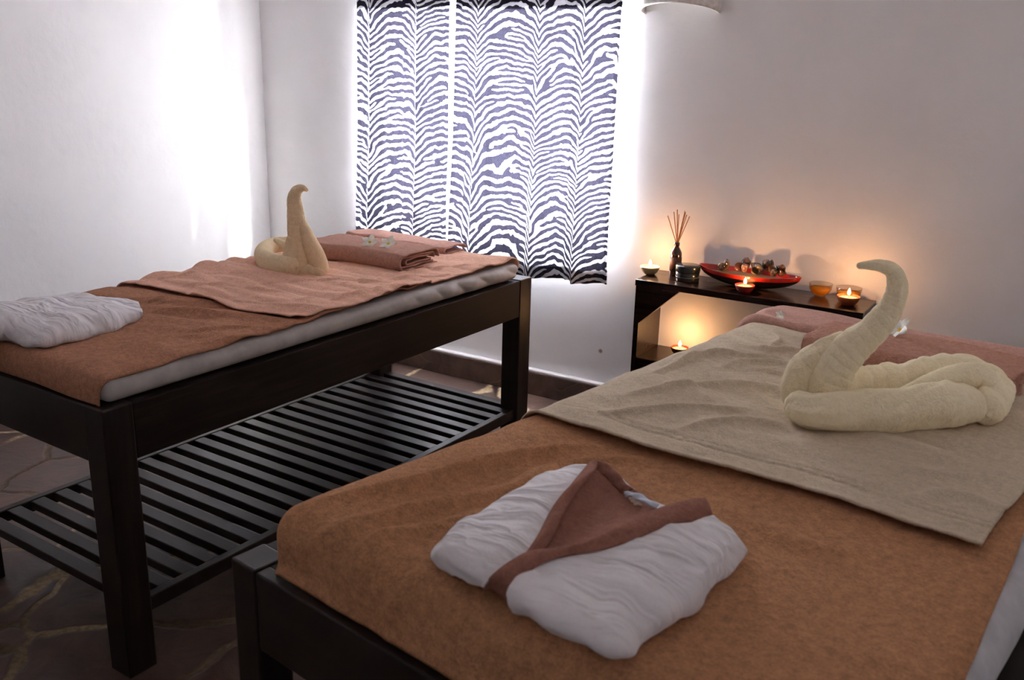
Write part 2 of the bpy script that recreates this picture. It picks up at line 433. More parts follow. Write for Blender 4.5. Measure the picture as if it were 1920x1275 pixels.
def shell_mat():
    m, nt, b = mat('polished_shell')
    tc = N(nt, 'ShaderNodeTexCoord'); oi = N(nt, 'ShaderNodeObjectInfo')
    wv = N(nt, 'ShaderNodeTexWave'); wv.inputs['Scale'].default_value = 12; wv.inputs['Distortion'].default_value = 7; wv.inputs['Detail'].default_value = 3
    nt.links.new(tc.outputs['Object'], wv.inputs['Vector'])
    r = ramp(nt, wv.outputs['Fac'], ((.0, (.030, .014, .012)), (.55, (.085, .038, .027)), (1., (.20, .12, .085))))
    hs = N(nt, 'ShaderNodeMixRGB', blend_type='MULTIPLY'); hs.inputs[0].default_value = .8
    rc = ramp(nt, oi.outputs['Random'], ((0, (.5, .75, .55)), (.5, (.9, .6, .5)), (1, (1.3, 1, .85))))
    nt.links.new(r.outputs[0], hs.inputs[1]); nt.links.new(rc.outputs[0], hs.inputs[2])
    nt.links.new(hs.outputs[0], b.inputs['Base Color']); b.inputs['Roughness'].default_value = .18; b.inputs['Coat Weight'].default_value = .6
    return m
M['shell'] = shell_mat()

# ------------------------------------------------------------------ the room
XL, XR, YB, YW, ZC = -1.9688, 2.30, -2.0, 2.4409, 2.45
WX0, WX1, WZ0, WZ1 = -1.264, 0.165, 0.745, 1.80       # window opening
TH = 0.20
def struct(name, L, m, bev=0):
    o = boxes(name, L, m, None, bev); o['kind'] = 'structure'; return o
struct('floor', [(XL-.2, XR+.2, YB-.2, YW+.2, -.1, 0)], M['floor'])
struct('ceiling', [(XL-.2, XR+.2, YB-.2, YW+.2, ZC, ZC+.1)], M['wall'])
struct('wall_left', [(XL-.2, XL, YB-.2, YW+.2, 0, ZC)], M['wall'])
struct('wall_right', [(XR, XR+.2, YB-.2, YW+.2, 0, ZC)], M['wall'])
struct('wall_near', [(XL, XR, YB-.2, YB, 0, ZC)], M['wall'])
struct('wall_window', [(XL, WX0, YW, YW+TH, 0, ZC), (WX1, XR, YW, YW+TH, 0, ZC), (WX0, WX1, YW, YW+TH, 0, WZ0), (WX0, WX1, YW, YW+TH, WZ1, ZC)], M['wall'])
def skirting(name, box, box2):
    o = struct(name, [box], M['skirting'], .003)
    t = boxes('plaster_ledge', [box2], M['wall'], o, .004, label='white painted ledge along the top of the skirting')
skirting('baseboard_window', (XL+.025, XR-.025, YW-.036, YW, 0, .112), (XL+.028, XR-.028, YW-.033, YW, .112, .124))
skirting('baseboard_left', (XL, XL+.025, YB+.03, YW, 0, .112), (XL, XL+.023, YB+.03, YW, .112, .124))
# window: frame set back in the opening, two panes with a thin stile behind the left curtain's edge
win = tag(bpy.data.objects.new('window_1', None), kind='structure'); col.objects.link(win)
FY0, FY1 = YW+.13, YW+.17
boxes('window_frame', [(WX0, WX0+.035, FY0, FY1, WZ0, WZ1), (WX1-.035, WX1, FY0, FY1, WZ0, WZ1), (WX0+.035, WX1-.035, FY0, FY1, WZ0, WZ0+.03), (WX0+.035, WX1-.035, FY0, FY1, WZ1-.035, WZ1),
                       (-.715, -.69, FY0, FY1, WZ0+.03, WZ1-.035)], M['frame_white'], win, .003)
boxes('pane', [(WX0+.036, -.716, FY0+.018, FY0+.022, WZ0+.031, WZ1-.036), (-.689, WX1-.036, FY0+.018, FY0+.022, WZ0+.031, WZ1-.036)], M['pane'], win, 0)
trim = tag(lathe('trim_1', [(.0, -.95), (.010, -.95), (.010, .80), (0, .80)], M['frame_white'], n=16), kind='structure')
trim.location = (-.52, 2.342, 1.932); trim.rotation_euler = (0, PI/2, 0)      # curtain rail above the frame of the picture

# ------------------------------------------------------------------ zebra curtains
def curtain(name, x0, x1, spines, ztop, hem, seed, label, depths, gather):
    rs = np.random.default_rng(seed)
    nx, nz = int((x1-x0)*430), 560
    u = np.linspace(0, 1, nx); z = np.linspace(ztop, 0, nz)      # z is filled below per column
    X0 = x0+(x1-x0)*u
    sp = np.array(spines)
    # folds: cusps that point to the room at the spines, soft troughs between them
    y = np.zeros(nx)
    edges = np.r_[x0-.04, sp, x1+.04]
    for a, b_, d in zip(edges[:-1], edges[1:], depths):
        k = (X0 >= a) & (X0 < b_)
        t = (X0[k]-a)/(b_-a)
        y[k] = d*np.sin(PI*t)**.8
    y += .004*np.sin(X0*70+seed)+.003*np.sin(X0*131)
    arc = np.r_[0, np.cumsum(np.hypot(np.diff(X0), np.diff(y)))]
    zb = hem(X0)
    P = np.zeros((nx, nz, 3)); vv = np.linspace(0, 1, nz)
    Z = ztop+(zb[:, None]-ztop)*vv[None, :]
    flare = .75+.5*vv[None, :]
    P[..., 0] = X0[:, None]+gather*(vv[None, :]-.4)*(X0[:, None]-(x0+x1)/2)
    P[..., 0] += .006*np.sin(vv*5+2)[None, :]
    P[..., 1] = 2.342+y[:, None]*flare+.026*(np.exp(-(X0-x0)/.03)*(x0 < -1))[:, None]+.020*(np.exp(-(x1-X0)/.03)*(x0 > -1))[:, None]-.042*sstep(.5, 1, vv)[None, :]+.004*fbm(X0[:, None]*3+np.zeros_like(Z), Z*2.2, seed)
    P[..., 2] = Z
    # zebra print: a stripe phase with dislocations, bent into chevrons at the spines
    U = arc[:, None]+np.zeros_like(Z)
    d = np.min(np.abs(X0[:, None, None]-sp[None, None, :]), axis=2)+np.zeros_like(Z)
    sgn = np.zeros_like(Z)
    for i, s_ in enumerate(sp):
        near = np.abs(X0-s_) == np.min(np.abs(X0[:, None]-sp[None, :]), axis=1)
        sgn[near] = 1
    up = 1-np.exp(-d/.045)
    F = 30.0
    ph = 2*PI*(F*Z-F*(.082*up)+F*.010*fbm(U*22, Z*16, seed+3)+.9*fbm(U*7, Z*5, seed+5)+.16*fbm(U*40, Z*30, seed+9))
    w_ = U.max()
    for k in range(int(w_*1.6*80)):
        cx, cz, s_ = rs.uniform(0, w_), rs.uniform(.5, ztop), (1 if k % 2 else -1)
        ph = ph+s_*np.arctan2(Z-cz, (U-cx)*.40)
    duty = -.16+.46*fbm(U*11, Z*14, seed+21)+.25*np.exp(-d/.012)*fbm(U*50, Z*12, seed+31)
    A = .5+.5*np.clip((np.cos(ph)*.9+duty+.10*fbm(U*60, Z*45, seed+41))*.9, -1, 1)*.9
    o = grid(name, P, M['zebra'], attr=A)
    # the turned-up hem and the heading are a second layer of the same cloth just behind the first
    for nm, k in (('hem', Z[0] < zb[0]+.062), ('heading', Z[0] > 1.735)):
        Q = P[:, k].copy(); Q[..., 1] += .005
        grid(nm, Q, M['zebra'], o, attr=A[:, k], label='turned-up hem, darker double cloth' if nm == 'hem' else None)
    tag(o, label, 'curtain', None)
    return o
def hem_r(x):
    return .598+.012*np.sin(x*9+1)-.014*sstep(-.03, -.02, x)+.010*sstep(.02, .12, x)
def hem_l(x):
    return .625+.010*np.sin(x*11)
curtain('curtain', -1.275, -.705, (-1.15, -.87), 1.93, hem_l, 3, 'left zebra print curtain panel, its hem hidden behind the left massage table', (.03, .05, .035), .05)
curtain('curtain', -.672, .130, (-.545, -.23, -.015), 1.93, hem_r, 8, 'right zebra print cotton curtain panel, wider one with its hem hanging free', (.025, .045, .04, .04), .035)

# ------------------------------------------------------------------ massage tables
def massage_table(B, W_, L_, p, label):
    t = empty('massage_table', (B[0], B[1], 0), B[2], label, 'massage table')
    H = .72
    # local frame: bed 1 runs to -x, bed 2 to +x
    xa, xb = (-W_, 0) if B is B1 else (0, W_)
    for (x, y) in ((xa, 0), (xb-p, 0), (xa, L_-p), (xb-p, L_-p)):
        boxes('leg', [(x, x+p, y, y+p, 0, H)], M['wood_z'], t, .004)
    r = .146; zt = .717; q = .03
    boxes('side_rail', [(xa+.002, xa+q, p, L_-p, H-r, zt)], M['wood_y'], t, .003)
    boxes('side_rail', [(xb-q, xb-.002, p, L_-p, H-r, zt)], M['wood_y'], t, .003)
    boxes('end_rail', [(xa+p, xb-p, .002, q, H-r, zt)], M['wood_x'], t, .003)
    boxes('end_rail', [(xa+p, xb-p, L_-q, L_-.002, H-r, zt)], M['wood_x'], t, .003)
    boxes('bed_board', [(xa+q, xb-q, q, L_-q, .68, .7165)], M['wood_y'], t, .002)
    S = .19; L = [(xa+.012, xa+.04, p, L_-p, S-.04, S), (xb-.04, xb-.012, p, L_-p, S-.04, S)]
    y = .052
    while y < L_-.05:
        L.append((xa+.040, xb-.040, y, y+.043, S-.028, S-.002)); y += .0752
    boxes('slatted_shelf', L, M['wood_x'], t, .003)
    return t
bed1 = massage_table(B1, .80, 1.834, .08, 'dark wooden massage table on the left with a slatted lower shelf, below the window')
bed2 = massage_table(B2, 1.10, 1.86, .066, 'wide dark wooden massage table in the right foreground, beneath the tan cover')

def drape(s, t, rect, zt, r, off=0.0, under=False, h=.07):
    """bend the flat sheet point (s,t) over a rounded block; returns points and normals"""
    x0, x1, y0, y1 = rect
    ix, iy = np.clip(s, x0+r, x1-r), np.clip(t, y0+r, y1-r)
    dx, dy = s-ix, t-iy
    l = np.hypot(dx, dy); L = np.maximum(l, 1e-9); nx, ny = dx/L, dy/L
    q = r*PI/2
    P = np.zeros(s.shape+(3,)); Nn = np.zeros_like(P)
    a = np.clip(l/r, 0, PI/2)
    rad = r*np.sin(a); z = zt-r*(1-np.cos(a))
    nn_r, nn_z = np.sin(a), np.cos(a)
    ext = np.maximum(l-q, 0)
    if under:
        v = h-2*r
        e1 = np.minimum(ext, v); z = z-e1
        a2 = np.clip((ext-v)/r, 0, PI/2)
        rad = rad-r*(1-np.cos(a2))*(ext > v); z = z-r*np.sin(a2)*(ext > v)
        rad = rad-np.maximum(ext-v-q, 0)*0
        nn_z = np.where(ext > v, -np.sin(a2), nn_z); nn_r = np.where(ext > v, np.cos(a2), nn_r)
    else:
        z = z-ext
    P[..., 0] = ix+nx*rad; P[..., 1] = iy+ny*rad; P[..., 2] = z
    Nn[..., 0] = nx*nn_r; Nn[..., 1] = ny*nn_r; Nn[..., 2] = nn_z
    off = np.asarray(off)
    return P+Nn*(off[..., None] if off.ndim else off), Nn
def taper(P, B):
    """the right mattress sits a little askew: its left side creeps inwards towards the head end"""
    if B is B1: return P
    P = P.copy(); P[..., 0] += .038*sstep(.0, .75, P[..., 1])*np.clip(1-P[..., 0]/.9, 0, 1)
    return P
def creases(S, T, B, z, L):
    """raised folds along drawn lines: (points on the cloth, height, half width)"""
    w_ = np.zeros_like(S)
    for pts, amp, wd in L:
        q = to_l(np.array([at(x, y, z) for x, y in pts]), B)
        q = catmull(q, 14)[:, :2]
        best = np.full(S.shape, 9.0); tt = np.zeros(S.shape)
        for i in range(len(q)-1):
            a, b_ = q[i], q[i+1]; d = b_-a; k = np.clip(((S-a[0])*d[0]+(T-a[1])*d[1])/(d@d), 0, 1)
            dd = np.hypot(S-a[0]-k*d[0], T-a[1]-k*d[1]); m_ = dd < best
            best = np.where(m_, dd, best); tt = np.where(m_, (i+k)/(len(q)-1), tt)
        w_ += 1.4*amp*np.exp(-(best/wd)**2)*(np.sin(np.clip(tt*.96+.02, 0, 1)*PI)**.5)
    return w_
def mattress(B, rect, zb, zt, r, m, label, pucker):
    x0, x1, y0, y1 = rect; h = zt-zb
    ex = (h-2*r)+r*PI-r*1.0
    e = r*PI/2+(h-2*r)+r*PI/2-r
    def axis(a, b, n):
        return np.r_[np.linspace(a-e, a+r, 16)[:-1], np.linspace(a+r, b-r, n), np.linspace(b-r, b+e, 16)[1:]]
    s = axis(x0, x1, 70); t = axis(y0, y1, 260)
    S, T = np.meshgrid(s, t, indexing='ij')
    # keep the corners inside the block
    P, Nn = drape(S, T, rect, zt, r, under=True, h=h)
    side = (1-np.abs(Nn[..., 2]))
    w_ = pucker(P)*side
    P = taper(P+Nn*w_[..., None], B)
    o = grid('mattress', P, m, fill=True)
    o.location = (B[0], B[1], 0); o.rotation_euler = (0, 0, B[2])
    tag(o, label, 'mattress'); return o
def puck1(P):
    y = P[..., 1]; x = P[..., 0]; z = P[..., 2]
    far = sstep(.9, 1.5, y)
    return .0035*fbm(y*16+z*9, z*12, 4)+far*.018*(np.abs(np.sin(y*19+z*30+1.5*np.sin(y*5)))**.7-.6)
M1 = (-.79, -.014, .022, 1.772); Z1 = .782
M2 = (.068, 1.045, .030, 1.80); Z2 = .822
mattress(B1, M1, .7215, Z1, .028, M['sheet'], 'thin grey-white mattress on the left massage table, bare along its right side', puck1)
mattress(B2, M2, .7215, Z2, .046, M['sheet2'], 'white mattress of the right massage table, a pale strip at its right edge',
         lambda P: .003*fbm(P[..., 1]*9, P[..., 2]*12, 9))

def sheet(name, B, rect, zt, r, su, tv, step, off, wr, m, label, cat, edge=None, solid=.004, warp=None):
    s = np.linspace(su[0], su[1], max(4, int((su[1]-su[0])/step))); t = np.linspace(tv[0], tv[1], max(4, int((tv[1]-tv[0])/step)))
    S, T = np.meshgrid(s, t, indexing='ij')
    S2, T2 = (S, T) if warp is None else warp(S, T)
    w_ = np.maximum(wr(S, T), 0)
    P, Nn = drape(S2, T2, rect, zt, r, off+w_)
    P = taper(P, B)
    o = grid(name, P, m, solid=solid)
    o.location = (B[0], B[1], 0); o.rotation_euler = (0, 0, B[2])
    tag(o, label, cat); return o
def ridges(S, T, ang, freq, amp, seed, sharp=1.5, mod=3.0):
    c, s_ = math.cos(ang), math.sin(ang)
    a = S*c+T*s_; b = -S*s_+T*c
    g = np.abs(np.sin(b*freq+2.5*fbm(a*1.6, b*2.5, seed)))**sharp
    return amp*g*np.clip(.5+1.6*fbm(a*mod*.6, b*mod, seed+3, 3), 0, 1)
def soft(S, T, k, amp, seed):
    return amp*np.clip(.5+fbm(S*k, T*k, seed), 0, 1)

# left table: brown terry cover, salmon towel over its head end
def wr_b1(S, T):
    g = .0015+ridges(S, T, 0.15, 17, .010, 5)+ridges(S, T, .4, 33, .006, 8)+soft(S, T, 14, .003, 3)
    g = g+creases(S, T, B1, Z1, [([(170, 690), (240, 668), (330, 640), (380, 636)], .006, .012), ([(300, 640), (420, 625), (520, 622)], .006, .010),
        ([(220, 600), (330, 590), (430, 602)], .006, .012), ([(270, 575), (350, 570), (420, 585)], .006, .01), ([(330, 660), (450, 640), (560, 625)], .005, .01)])
    return g*(.4+.6*sstep(.05, .3, T))
def warp_b1(S, T):
    # the right edge wanders and creeps in towards the far end
    u = (S-M1[0])/(M1[1]-M1[0])
    return S+np.clip(u, 0, 1.2)*(.012*fbm(T*3+np.zeros_like(S), T*0+3.3, 6)-.020*sstep(.5, 1.25, T)), T
sheet('bed_cover', B1, M1, Z1, .028, (-.79-.055, -.024), (.022-.049, 1.22), .0065, .0045, wr_b1, M['blanket1'],
      'brown terry cover on the left massage table, tucked behind its near rail', 'bed cover', warp=warp_b1)
def wr_s1(S, T):
    e = np.minimum(T-.60, 0)
    g = np.where(T < 1.25, wr_b1(S, T), 0)+.0015+ridges(S, T, 0.22, 20, .011, 15)+ridges(S, T, -.1, 43, .006, 18)+soft(S, T, 16, .003, 13)
    g = g+creases(S, T, B1, Z1+.01, [([(330, 545), (450, 548), (560, 560)], .007, .010), ([(300, 560), (420, 570), (600, 590)], .005, .008), ([(480, 540), (620, 535), (760, 545)], .006, .010),
        ([(560, 575), (680, 560), (780, 540)], .007, .010), ([(600, 550), (740, 530), (880, 515)], .005, .009), ([(700, 525), (840, 505), (920, 505)], .005, .009), ([(250, 540), (330, 530), (440, 520)], .007, .010)])
    return g-.0015*np.exp(-((T-.665)/.004)**2)
def warp_s1(S, T):
    # near edge runs at a slant and waves, near right corner swings out
    k = np.exp(-np.maximum(T-.6, 0)/.5)
    ts = (S+.4)/.4
    return S+k*.01*np.sin(T*9), T+k*(.020*np.sin(S*9+.5)+.012*ts)
sheet('bath_towel', B1, M1, Z1, .028, (-.79-.055, -.034), (.605, 1.785), .0055, .0105, wr_s1, M['salmon'],
      'salmon terry towel over the far half of the left table, under the upright swan', 'towel', warp=warp_s1)

# right table: tan cover, beige towel across its head end
def wr_b2(S, T):
    lft = np.exp(-np.maximum(S-.05, 0)/.45)
    g = .0015+ridges(S, T, -.62, 15, .008, 25, 1.6)*lft*sstep(.03, .25, T)+ridges(S, T, .1, 22, .005, 28)+soft(S, T, 12, .004, 23)
    g = g*(.35+.65*sstep(.06, .2, S))+creases(S, T, B2, Z2+.01, [
        ([(600, 935), (780, 903), (850, 882), (952, 858), (1090, 832)], .016, .016),
        ([(560, 985), (640, 985), (800, 945), (930, 925), (1060, 878)], .012, .018),
        ([(640, 1060), (700, 1010), (820, 985), (905, 955)], .010, .014),
        ([(960, 905), (1060, 870), (1180, 856)], .008, .012),
        ([(650, 1110), (760, 1070), (830, 1075)], .006, .014),
        ([(1330, 930), (1480, 1010), (1600, 1040)], .004, .02)])
    hem = .007*np.exp(-((T+.046)/.012)**2)
    return g+hem
def warp_b2(S, T):
    return S+.004*np.sin(T*11)-.045*sstep(.25, .95, T)*np.clip(S, 0, 2), T
sheet('bed_cover', B2, M2, Z2, .046, (M2[0]-.062, 1.032), (M2[2]-.081, 1.0), .0060, .0045, wr_b2, M['blanket2'],
      'tan terry cover over the near half of the right massage table, below the robe', 'bed cover', warp=warp_b2)
def wr_t2(S, T):
    g = np.where(T < .98, wr_b2(S, T), 0)+.001+ridges(S, T, .0, 17, .008, 35, 1.6)*(1-.5*sstep(.4, .8, S))+ridges(S, T, -.45, 30, .006, 38)+soft(S, T, 12, .004, 33)
    g = g+.0025-.0050*np.exp(-((T-.698)/.005)**2)-.0035*np.exp(-((T-.715)/.004)**2)
    g = g*(.4+.6*sstep(.08, .2, S))+creases(S, T, B2, Z2+.015, [
        ([(1200, 700), (1300, 664), (1379, 666), (1458, 672)], .011, .012), ([(1385, 650), (1450, 655), (1510, 662)], .007, .010),
        ([(1330, 690), (1400, 677), (1479, 686)], .009, .010), ([(1390, 695), (1440, 700), (1480, 706)], .007, .009),
        ([(1150, 740), (1300, 720), (1420, 724), (1470, 738)], .009, .014), ([(1100, 775), (1250, 765), (1400, 770)], .007, .014),
        ([(1250, 805), (1400, 790), (1520, 830)], .006, .014), ([(1650, 880), (1780, 905), (1900, 900)], .006, .014),
        ([(1690, 950), (1790, 940), (1890, 975)], .007, .014), ([(1420, 620), (1440, 640), (1400, 655)], .006, .01)])
    return np.maximum(g, 0)+.0035*np.exp(-((T-.630)/.006)**2)
def warp_t2(S, T):
    k = np.exp(-np.maximum(T-.62, 0)/.35)
    return S+.004*np.sin(T*15), T+k*(.018*np.sin(S*7+2.4)+.012*np.exp(-((S-.97)/.06)**2))
sheet('bath_towel', B2, M2, Z2, .046, (M2[0]-.060, .965), (.625, 1.80+.04), .0055, .0115, wr_t2, M['beige'],
      'greyish beige terry towel across the right table, under the large towel swan', 'towel', warp=warp_t2)

# ------------------------------------------------------------------ folded towels at the head ends
def folded_towel(B, c, w, d, h, rz, m, label, name='folded_towel', seed=1, cat='towel', layers=3, droop=None):
    """a towel folded over on itself: C-shaped outer layer with inner leaves seen at its ends; runs along local x"""
    o = empty(name, tuple(to_w((c[0], c[1], c[2]), B)), B[2]+rz, label, cat)
    def cs(hh, dd, y0, z0, n=60, openside=1):
        a = hh/2
        pts = [(dd/2-.01, 0), (-dd/2+a, 0)]
        pts += [(-dd/2+a-a*math.sin(k), a-a*math.cos(k)) for k in np.linspace(.3, PI-.3, 9)]
        pts += [(-dd/2+a, hh), (0, hh*1.03), (dd/2-a, hh*.97)]
        pts += [(dd/2-a+a*math.sin(k), a+a*math.cos(k)) for k in np.linspace(.25, 1.9, 6)]
        P = catmull([(0, p[0]+y0, p[1]+z0) for p in pts], n); return P
    def leaf(hh, dd, y0, z0, name_, amp, sd, ln):
        prof = cs(hh, dd, y0, z0)
        xs = np.linspace(-ln/2, ln/2, 90)
        P = np.zeros((90, len(prof), 3))
        for i, x in enumerate(xs):
            P[i] = prof; P[i, :, 0] = x+.004*np.sin(prof[:, 1]*60+sd)
            zf = (prof[:, 2]-z0)/hh
            end = 1-.10*math.exp(-((ln/2-abs(x))/.05))
            P[i, :, 2] = z0+(prof[:, 2]-z0)*(end+(droop(x) if droop else 0))
            P[i, :, 1] += .006*math.sin(x*9+sd)
        Sx, Tx = P[..., 0], np.cumsum(np.r_[0, np.linalg.norm(np.diff(prof, axis=0), axis=1)])[None, :]+0*P[..., 0]
        wz = (.004*fbm(Sx*14, Tx*9, sd)+.003*np.abs(np.sin(Sx*16+Tx*14+sd)))*np.clip((P[..., 2]-z0)/.01, 0, 1)
        P[..., 2] += wz*amp
        g = grid(name_, P, m, o, solid=.0055, off=0)
        return g
    leaf(h, d, 0, .004, 'outer_fold', 1.0, seed, w)
    if layers > 1: leaf(h-.020, d-.030, .004, .013, 'inner_fold', .25, seed+2, w-.010)
    if layers > 2: leaf(h-.038, d-.065, .010, .021, 'inner_fold', .1, seed+4, w-.016)
    return o
def topz(B): return (Z1 if B is B1 else Z2)+.0185
folded_towel(B1, (-.545, 1.715, topz(B1)-.004), .53, .13, .022, -.02, M['pink'], 'flat dusty pink towel fold at the far end of the left table, below the curtains', seed=4, layers=1)
folded_towel(B1, (-.435, 1.385, topz(B1)-.002), .46, .235, .056, .06, M['mauve'], 'thick folded brown towel beside the swan on the left table, two flowers on top', seed=1)
def wr_p2(S, T):
    lip = np.sqrt(np.clip((T-1.585)/.022, 0, 1))
    return .016*lip+lip*(ridges(S, T, .03, 26, .010, 45, 1.3)+ridges(S, T, -.2, 40, .004, 48))
sheet('folded_towel', B2, M2, Z2, .046, (M2[0]-.075, .78), (1.585, 1.80+.05), .0055, .0165, wr_p2, M['pink'],
      'dusty pink towel fold hanging over the far left corner of the right table', 'towel', solid=.010)
folded_towel(B2, (.60, 1.475, topz(B2)-.002), .47, .235, .050, .04, M['mauve2'], 'folded rose-brown towel on the right table behind the large towel swan', seed=3)

# ------------------------------------------------------------------ towel swans
FH = np.array([FW[0], FW[1], 0]); FH /= np.linalg.norm(FH)
def pts_plane(L, p0):
    return [list(at_plane(x, y, p0, FH))+[r] for x, y, r in L]
def pts_z(L):
    return [list(at(x, y, z))+[r] for x, y, z, r in L]
def local(o, P):
    loc = np.array(o.location[:]); c, s_ = math.cos(-o.rotation_euler[2]), math.sin(-o.rotation_euler[2])
    Q = P-loc; R_ = Q.copy(); R_[..., 0] = c*Q[..., 0]-s_*Q[..., 1]; R_[..., 1] = s_*Q[..., 0]+c*Q[..., 1]; return R_
def swan(label, base, neck, body, m):
    o = empty('towel_swan', tuple(base), 0, label, 'towel swan')
    zf = base[2]
    def mk(name, tubes):
        Ps = []
        for i, (pts, kw) in enumerate(tubes):
            P = tube(cap_round(pts), **kw)
            P[..., 2] = np.where(P[..., 2] < zf, zf+(P[..., 2]-zf)*.04, P[..., 2])
            Ps.append(local(o, P))
        return join_grids(name, Ps, m, o)
    mk('body', body); mk('neck', neck)
    return o
zb2 = Z2+.0185
nb = at(1555, 800, zb2)
neckA = pts_plane([(1548, 772, .036), (1550, 735, .038), (1562, 700, .040), (1582, 670, .037), (1606, 645, .033), (1634, 622, .029), (1664, 588, .0255), (1680, 555, .021), (1682, 528, .018), (1674, 508, .015), (1655, 499, .012), (1634, 497, .0095), (1612, 498, .0065)], nb+FH*.045)
neckB = pts_plane([(1512, 772, .030), (1496, 742, .032), (1503, 708, .032), (1524, 678, .030), (1550, 658, .027), (1580, 642, .022)], nb+FH*.075)
front = pts_z([(1500, 762, zb2+.034, .032), (1520, 772, zb2+.034, .034), (1555, 774, zb2+.036, .036), (1610, 770, zb2+.038, .038), (1680, 766, zb2+.040, .041), (1760, 762, zb2+.042, .043), (1812, 760, zb2+.040, .038)])
back = pts_z([(1545, 735, zb2+.040, .038), (1600, 724, zb2+.040, .037), (1670, 716, zb2+.042, .038), (1735, 708, zb2+.044, .041), (1795, 704, zb2+.048, .044), (1842, 716, zb2+.048, .042), (1862, 742, zb2+.042, .037), (1852, 768, zb2+.034, .033)])
mid = pts_z([(1680, 744, zb2+.050, .014), (1740, 724, zb2+.066, .022), (1790, 708, zb2+.078, .026), (1835, 708, zb2+.078, .026), (1858, 730, zb2+.060, .022)])
swan('large cream towel swan on the right table, neck arching to the left', nb,
     [(neckA, dict(n=260, k=48, ridge=.03, rk=4, twist=20, seed=2, rn=.04, ring=.055, pitch=.021)), (neckB, dict(n=120, k=40, ridge=.05, rk=4, twist=16, seed=3, rn=.10, ring=.05, pitch=.035))],
     [(front, dict(n=160, k=48, ridge=.04, rk=3, twist=9, seed=5, rn=.14, flat=1.05)),
      (back, dict(n=220, k=48, ridge=.05, rk=4, twist=20, seed=6, rn=.08, ring=.10, pitch=.045)),
      (mid, dict(n=90, k=32, ridge=.05, rk=3, twist=14, seed=7, rn=.10))], M['cream'])
zb1 = Z1+.0185
n1 = at(560, 521, zb1)
s1neck = pts_plane([(562, 500, .040), (560, 470, .036), (558, 440, .034), (556, 415, .031), (553, 392, .027), (552, 372, .023), (557, 358, .018), (567, 353, .012), (575, 356, .006)], n1+FH*.05)
s1front = pts_plane([(600, 503, .030), (594, 485, .032), (583, 462, .030), (573, 440, .026), (564, 420, .022)], n1+FH*.045)
s1f2 = pts_plane([(540, 500, .030), (548, 478, .030), (552, 450, .026)], n1+FH*.04)
s1base = pts_plane([(598, 505, .030), (570, 508, .028), (545, 505, .032)], n1+FH*.04)
s1side = pts_z([(545, 500, zb1+.035, .034), (520, 496, zb1+.035, .035), (498, 486, zb1+.036, .033), (496, 470, zb1+.040, .030), (515, 460, zb1+.046, .028), (540, 458, zb1+.05, .026)])
s1tail = pts_z([(518, 450, zb1+.085, .010), (532, 459, zb1+.078, .014), (545, 468, zb1+.065, .015)])
swan('upright beige towel swan on the left table, standing beside the folded brown towel', n1,
     [(s1neck, dict(n=180, k=36, ridge=.04, rk=3, twist=22, seed=12, rn=.04, ring=.045, pitch=.016))],
     [(s1front, dict(n=60, k=30, ridge=.02, rk=3, twist=3, seed=13, rn=.04)), (s1f2, dict(n=40, k=30, ridge=.02, rk=3, twist=3, seed=14, rn=.04)),
      (s1base, dict(n=40, k=28, ridge=.02, rk=3, twist=3, seed=15, rn=.05)), (s1side, dict(n=90, k=30, ridge=.03, rk=3, twist=6, seed=16, rn=.06)),
      (s1tail, dict(n=40, k=20, ridge=.02, rk=3, twist=6, seed=17, rn=.05))], M['cream1'])

# ------------------------------------------------------------------ folded robe with brown collar (right table)
zr = Z2+.0075
def row(L):
    return [at(x, y, zr+h) for x, y, h in L]
robe = empty('folded_robe', tuple(at(1080, 1050, zr)), 0, 'white folded robe with a brown V collar on the near end of the right table', 'robe')
def robe_patch(name, rows, m, n, k, amp, seed, solid=.004, label=None, fr=(20, 20)):
    P = loft(rows, n, k)
    Nn = grid_normals(P); Nn *= np.sign(np.mean(Nn[..., 2]))
    a = P[..., 0]*math.cos(.5)+P[..., 1]*math.sin(.5); b_ = -P[..., 0]*math.sin(.5)+P[..., 1]*math.cos(.5)
    wv = amp*(.8*fbm(a*fr[0], b_*fr[1]*.35, seed)+.7*(np.abs(np.sin(a*40+4*fbm(a*4, b_*4, seed+2)))**1.6)*np.clip(.6+2*fbm(a*9, b_*7, seed+6), 0, 1))
    P = P+Nn*wv[..., None]
    P[..., 2] = np.maximum(P[..., 2], zr+.0005)
    return grid(name, local(robe, P), m, robe, solid=solid, off=0, label=label)
# right front panel
R_in = [(952, 1120, .030), (966, 1098, .040), (994, 1073, .046), (1060, 1045, .050), (1125, 1030, .052), (1194, 1009, .052), (1263, 984, .050), (1335, 972, .044)]
R_mid = [(958, 1128, .026), (980, 1120, .044), (1020, 1110, .050), (1090, 1095, .054), (1160, 1070, .056), (1230, 1045, .055), (1300, 1015, .050), (1350, 985, .040)]
R_m2 = [(962, 1134, .022), (992, 1142, .042), (1040, 1150, .048), (1110, 1150, .052), (1185, 1125, .052), (1250, 1090, .048), (1330, 1048, .042), (1368, 1000, .034)]
R_o1 = [(964, 1137, .018), (1000, 1155, .030), (1050, 1178, .036), (1120, 1206, .038), (1172, 1208, .040), (1200, 1184, .034), (1246, 1150, .040), (1290, 1118, .034), (1318, 1078, .040), (1352, 1048, .030), (1384, 1020, .026)]
R_o2 = [(965, 1139, .012), (1002, 1160, .014), (1055, 1186, .014), (1122, 1218, .016), (1182, 1230, .020), (1206, 1206, .012), (1262, 1166, .018), (1312, 1128, .010), (1340, 1084, .016), (1368, 1068, .010), (1392, 1030, .012)]
R_o3 = [(967, 1137, .001), (1003, 1158, .001), (1056, 1183, .001), (1122, 1213, .001), (1180, 1222, .001), (1200, 1200, .001), (1250, 1166, .001), (1300, 1124, .001), (1330, 1086, .001), (1358, 1062, .001), (1382, 1032, .001)]
